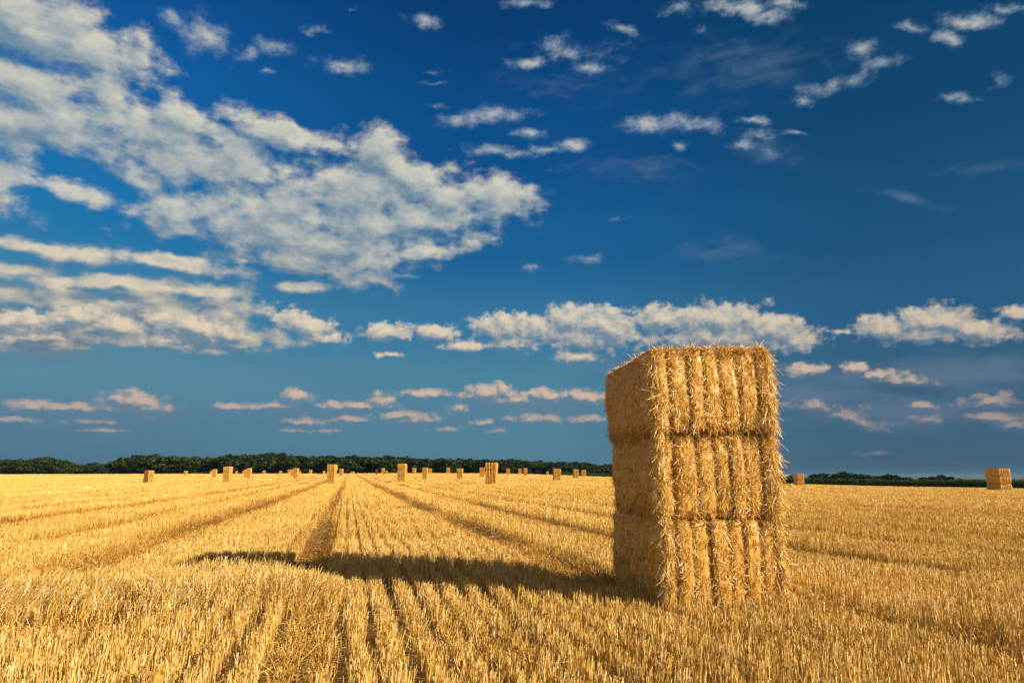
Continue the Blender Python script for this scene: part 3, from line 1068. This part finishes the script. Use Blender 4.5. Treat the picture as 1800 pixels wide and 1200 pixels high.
def build_far_stacks():
    protos = []
    for k in range(3):
        o = bale_mesh('straw_bale', 1.34, 2.0, .875, 60 + 7 * k, step=.04, dens=(700, 700, 500), width=.011, hero=False, deep=.20, notch=.15)
        protos.append(o)
    used = [False] * 3
    r = random.Random(3)
    for (l, rr, top, bot, n, turn, what) in STACKS:
        u = (l + rr) / 2
        Y, X, g_, s_ = far_depth(u, top, bot, n, rr - l)
        th = math.radians(turn) - math.atan2(X, -Y) + math.pi
        th = math.radians(turn) + math.atan2(X, Y)
        wa = 1.34 * abs(math.cos(th)) + 2.0 * abs(math.sin(th))
        q_ = float(np.clip((rr - l) / (wa * 1247 / Y), .62, 1.15))
        z = g_ - .04
        names = {1: ['the']} .get(n) or (['bottom', 'top'] if n == 2 else ['bottom', 'middle', 'top'])
        for k in range(n):
            p = r.randrange(3)
            o = protos[p]
            if used[p]:
                o = o.copy(); COL.objects.link(o)
            used[p] = True
            o.location = (X + r.uniform(-.03, .03), Y + r.uniform(-.04, .04), z)
            o.rotation_euler = (0, 0, math.radians(turn + r.uniform(-2, 2)))
            o.scale = (q_, q_, s_)
            z += .91 * s_
            lab = what if n == 1 else names[k] + ' bale of ' + what
            tag(o, lab, 'straw bale', 'straw bales of the far stacks across the field')


build_far_stacks()


# ------------------------------------------------------------------ trees, crop and hills beyond the field
def leaf_mat(name, stops):
    m = bpy.data.materials.new(name); m.use_nodes = True
    T = NT(m.node_tree)
    b = T.n['Principled BSDF']; out = T.n['Material Output']
    at = T.node('ShaderNodeAttribute', attribute_name='tone')
    col = T.ramp(at.outputs['Fac'], stops)
    T.l.new(col, b.inputs['Base Color'])
    b.inputs['Roughness'].default_value = .6
    b.inputs['Specular IOR Level'].default_value = .2
    tr = T.node('ShaderNodeBsdfTranslucent'); T.l.new(col, tr.inputs[0])
    mx = T.node('ShaderNodeMixShader'); mx.inputs[0].default_value = .2
    T.l.new(b.outputs[0], mx.inputs[1]); T.l.new(tr.outputs[0], mx.inputs[2])
    T.l.new(mx.outputs[0], out.inputs[0])
    return m


M_LEAF = leaf_mat('tree_leaves', [(0, C4(.010, .022, .004)), (.5, C4(.024, .046, .007)), (1, C4(.075, .095, .012))])
M_CROP = leaf_mat('crop_leaves', [(0, C4(.018, .045, .008)), (.5, C4(.032, .075, .014)), (1, C4(.06, .11, .02))])
M_BARK = bpy.data.materials.new('bark'); M_BARK.use_nodes = True
M_BARK.node_tree.nodes['Principled BSDF'].inputs['Base Color'].default_value = (.07, .05, .035, 1)
M_BARK.node_tree.nodes['Principled BSDF'].inputs['Roughness'].default_value = .9


def leaf_cloud(C, size, tone):
    """small tilted leaf-spray faces around points C"""
    n = len(C)
    a = rng.normal(0, 1, (n, 3)); a /= np.linalg.norm(a, axis=1, keepdims=True)
    b = np.cross(a, rng.normal(0, 1, (n, 3))); b /= np.linalg.norm(b, axis=1, keepdims=True)
    s1 = (size * (.6 + .8 * rng.random(n)))[:, None]; s2 = s1 * .7
    V = np.stack([C - a * s1, C - b * s2, C + a * s1, C + b * s2], 1).reshape(-1, 3)
    Q = (np.arange(n)[:, None] * 4 + np.arange(4)[None]).reshape(-1, 4)
    return V, Q, np.repeat(tone, 4)


def tree_meshes(kind):
    """unit-ish tree, about 10 m tall: (trunk object, crown object)"""
    H = 10.0
    wide = (4.4, 5.2, 3.8, 4.8)[kind]
    base = (.6, 1.2, .3, 1.6)[kind]
    nC = 46
    cs = []
    while len(cs) < nC:
        p = rng.uniform(-1, 1, 3)
        if 0.2 < np.dot(p, p) < 1:
            cs.append(p)
    cs = np.array(cs)
    cs[:, 2] = cs[:, 2] * (.5 - base / H / 2) + .5 + base / H / 2
    prof = .55 + .45 * np.sin(np.clip(cs[:, 2], 0, 1) * math.pi) ** .6
    cen = np.stack([cs[:, 0] * wide * prof, cs[:, 1] * wide * prof, cs[:, 2] * (H - 1.0)], 1)
    P, Tn = [], []
    for c in cen:
        r_ = rng.uniform(.8, 1.7)
        d = rng.normal(0, 1, (60, 3)); d /= np.linalg.norm(d, axis=1, keepdims=True)
        rad = r_ * (.55 + .45 * rng.random((60, 1)))
        P.append(c + d * rad * np.array([1, 1, .75]))
        Tn.append(np.clip(rng.normal(.45 + rng.uniform(-.2, .25), .16, 60), 0, 1))
    P = np.concatenate(P); P[:, 2] = np.maximum(P[:, 2], base * .5)
    V, Q, T_ = leaf_cloud(P, .42, np.concatenate(Tn))
    crown = mesh_np('crown', V, Q, {'tone': T_}, M_LEAF)
    # trunk with a few limbs
    roots = [np.array([[0, 0, 0.]])]; dirs = [np.array([[.02, 0, 1.]])]; L = [H * .7]; W = [.55]
    for k in range(7):
        an = rng.uniform(0, 6.28); z0 = rng.uniform(1.6, 5)
        d = np.array([[math.cos(an), math.sin(an), rng.uniform(.5, 1.2)]]); d /= np.linalg.norm(d)
        roots.append(np.array([[0, 0, z0]])); dirs.append(d); L.append(rng.uniform(2.2, 3.8)); W.append(.22)
    n = len(L)
    V, Q, T_ = stalks(np.concatenate(roots), np.concatenate(dirs), L, np.array(W), rng.normal(0, .04, (n, 3)), np.zeros(n), 4, 8, taper=.35)
    trunk = mesh_np('trunk', V, Q, None, M_BARK, smooth=True)
    return trunk, crown


TREES = [tree_meshes(k) for k in range(4)]
tree_used = [False] * 4


def plant(u, Y, vtop, kind, name, label, group, wide=1.0, r=random.Random(5)):
    X = (u - 900) / F * Y * cp
    zt = CAM_H + slope_at(vtop) * Y
    g_ = float(ground_z(X, Y)) - .2
    s_ = max(.18, (zt - g_) / 9.1)
    root = bpy.data.objects.new(name, None); COL.objects.link(root)
    root.location = (X, Y, g_)
    root.rotation_euler = (0, 0, r.uniform(0, 6.28))
    sx = s_ * wide * r.uniform(.9, 1.15)
    root.scale = (sx, sx, s_)
    tr, cr = TREES[kind]
    if tree_used[kind]:
        tr = tr.copy(); COL.objects.link(tr); cr = cr.copy(); COL.objects.link(cr)
    tree_used[kind] = True
    tr.parent = root; cr.parent = root
    tag(root, label, 'tree', group)


TV = [(-60, 808), (0, 808), (30, 809), (55, 805), (85, 808), (112, 813), (140, 815), (180, 813), (205, 811), (225, 803), (250, 806), (275, 802),
      (300, 806), (330, 803), (350, 804), (372, 802), (395, 804), (412, 798), (440, 801), (470, 798), (510, 801), (560, 804), (600, 801), (650, 803),
      (700, 804), (760, 806), (810, 805), (860, 807), (900, 808), (950, 811), (1000, 812), (1050, 815), (1085, 817), (1140, 819), (1200, 822), (1300, 827), (1380, 832)]


def build_trees():
    r = random.Random(11)
    us = [a for a, b in TV]; vs = [b for a, b in TV]

    def top(u):
        return float(np.interp(u, us, vs))
    # front trees of the wood, then a second row behind them
    for row, (Y0, step, up) in enumerate([(448, 17, 0), (468, 15, -1.0)]):
        u = -70.0 + row * 8
        while u < 1130:
            if row == 0 and 118 < u < 205:
                u += 9; continue
            jit = r.uniform(-3.0, 4.2) * (.9 if u < 420 else .5)
            left = u < 118
            lab = ('bushy dark tree with sunlit gaps under it, in the loose row at far left' if left else
                   'pale green tree standing farther off behind the yellow gap at far left' if u < 205 else
                   'rounded dark green tree in the unbroken wood along the far field edge')
            grp = ('trees of the loose row at far left' if left else 'far trees behind the yellow gap' if u < 205 else 'trees of the wood along the far field edge')
            Y = Y0 + r.uniform(-6, 6) + (60 if 118 < u < 205 else 0)
            plant(u, Y, top(u) + jit + up, r.randrange(4), 'tree', lab, grp, 1.55)
            u += step * r.uniform(.75, 1.25)
    # low scattered trees over the crop at right
    for (u, v, w) in [(1372, 832, 1.6), (1392, 835, 1.4), (1432, 832, 2.0), (1452, 830.5, 1.7), (1466, 833, 1.4), (1483, 829, 1.5), (1500, 832, 1.6), (1515, 833, 1.4),
                      (1526, 834, 1.2), (1548, 834, 1.5), (1560, 832, 1.4), (1575, 835, 1.3), (1596, 837, 1.5), (1620, 837.5, 1.5), (1640, 836, 1.4),
                      (1655, 834, 1.4), (1668, 836.5, 1.3), (1688, 840, 1.6), (1715, 842, 1.6), (1780, 843, 1.8), (1815, 843, 1.8)]:
        plant(u, 235 + r.uniform(-12, 12), v, r.randrange(4), 'tree', 'low rounded dark tree rising just above the green crop at right',
              'low trees behind the green crop at right', w)


build_trees()


def build_crop():
    n = 60000
    a = .07 + rng.random(n) * .95
    Y0 = np.full(n, 100.0)
    ye, _ = crest(a * 120, np.full(n, 120.0))
    dep = 2.0 + rng.exponential(7.0, n)
    Y = ye + dep; X = a * Y
    z = ground_z(X, Y)
    h = 1.0 + .25 * fbm(X * .25, Y * .25, 5, 3) + (.15 * rng.random(n))
    up = rng.random(n) ** .6
    P = np.stack([X, Y, z + h * up], 1)
    an = rng.random(n) * 6.283
    Dv = np.stack([np.cos(an) * .7, np.sin(an) * .7, .75 + 0 * an], 1); Dv /= np.linalg.norm(Dv, axis=1, keepdims=True)
    curl = np.stack([0 * an, 0 * an, -.7 + 0 * an], 1)
    V, Q, T_ = stalks(P, Dv, .35 + .35 * rng.random(n), .09 + .06 * rng.random(n), curl, np.clip(rng.normal(.5, .2, n), 0, 1), 2, 2, .25)
    n2 = 16000
    k = rng.integers(0, n, n2)
    P2 = np.stack([X[k], Y[k], z[k] - .05], 1)
    D2 = np.tile(np.array([[0, 0, 1.0]]), (n2, 1))
    S = stalks(P2, D2, h[k], np.full(n2, .05), rng.normal(0, .02, (n2, 3)), np.full(n2, .3), 1, 3)
    V, Q, T_ = join([(V, Q, T_), S])
    o = mesh_np('green_crop', V, Q, {'tone': T_}, M_CROP)
    tag(o, 'strip of tall dark green crop standing behind the stubble at right', 'crop', kind='stuff')


build_crop()


def build_hills():
    xs = np.linspace(-3000, 11000, 160); V = []
    prof = [(0, -14), (1, .35), (2, .8), (3, 1.0), (4, .8), (5, -14)]
    ys = [5600, 5900, 6300, 6800, 7600, 8600]
    rows_ = []
    hh = 9 + 17 * fbm(xs / 2300, xs * 0, 5, 4) * sstep(1500, 5200, xs)
    for (k, f), y in zip(prof, ys):
        zz = hh * f if f > 0 else np.full_like(xs, -20.0)
        rows_.append(np.stack([xs, np.full_like(xs, y), zz], 1))
    V = np.concatenate(rows_); nx = len(xs)
    i = np.arange(nx - 1)[None] + nx * np.arange(5)[:, None]
    Q = np.stack([i, i + 1, i + nx + 1, i + nx], -1).reshape(-1, 4)
    m = bpy.data.materials.new('wooded_hills'); m.use_nodes = True
    T = NT(m.node_tree)
    tc = T.node('ShaderNodeTexCoord')
    T.l.new(T.mix(T.noise(tc.outputs['Object'], .004, 5), (.02, .04, .015, 1), (.04, .06, .022, 1)), T.n['Principled BSDF'].inputs['Base Color'])
    T.n['Principled BSDF'].inputs['Roughness'].default_value = 1
    o = mesh_np('hills', V, Q, None, m, smooth=True)
    tag(o, kind='structure')


build_hills()


# ------------------------------------------------------------------ air: thin haze over the whole country
def build_haze():
    x0, x1, y0, y1, z0, z1 = -9500, 14000, -9500, 13500, -60.0, 30.0
    V = [(x, y, z) for z in (z0, z1) for y in (y0, y1) for x in (x0, x1)]
    Q = [(0, 2, 3, 1), (4, 5, 7, 6), (0, 1, 5, 4), (1, 3, 7, 5), (3, 2, 6, 7), (2, 0, 4, 6)]
    m = bpy.data.materials.new('thin_haze'); m.use_nodes = True
    T = NT(m.node_tree)
    T.n.remove(T.n['Principled BSDF'])
    v = T.node('ShaderNodeVolumePrincipled')
    v.inputs['Color'].default_value = (.28, .55, 1.0, 1)
    v.inputs['Density'].default_value = 0.00004
    v.inputs['Anisotropy'].default_value = 0.1
    T.l.new(v.outputs[0], T.n['Material Output'].inputs['Volume'])
    o = mesh_np('haze', V, Q, None, m)
    tag(o, 'thin blue haze of the summer air over the fields', 'haze', kind='stuff')


build_haze()
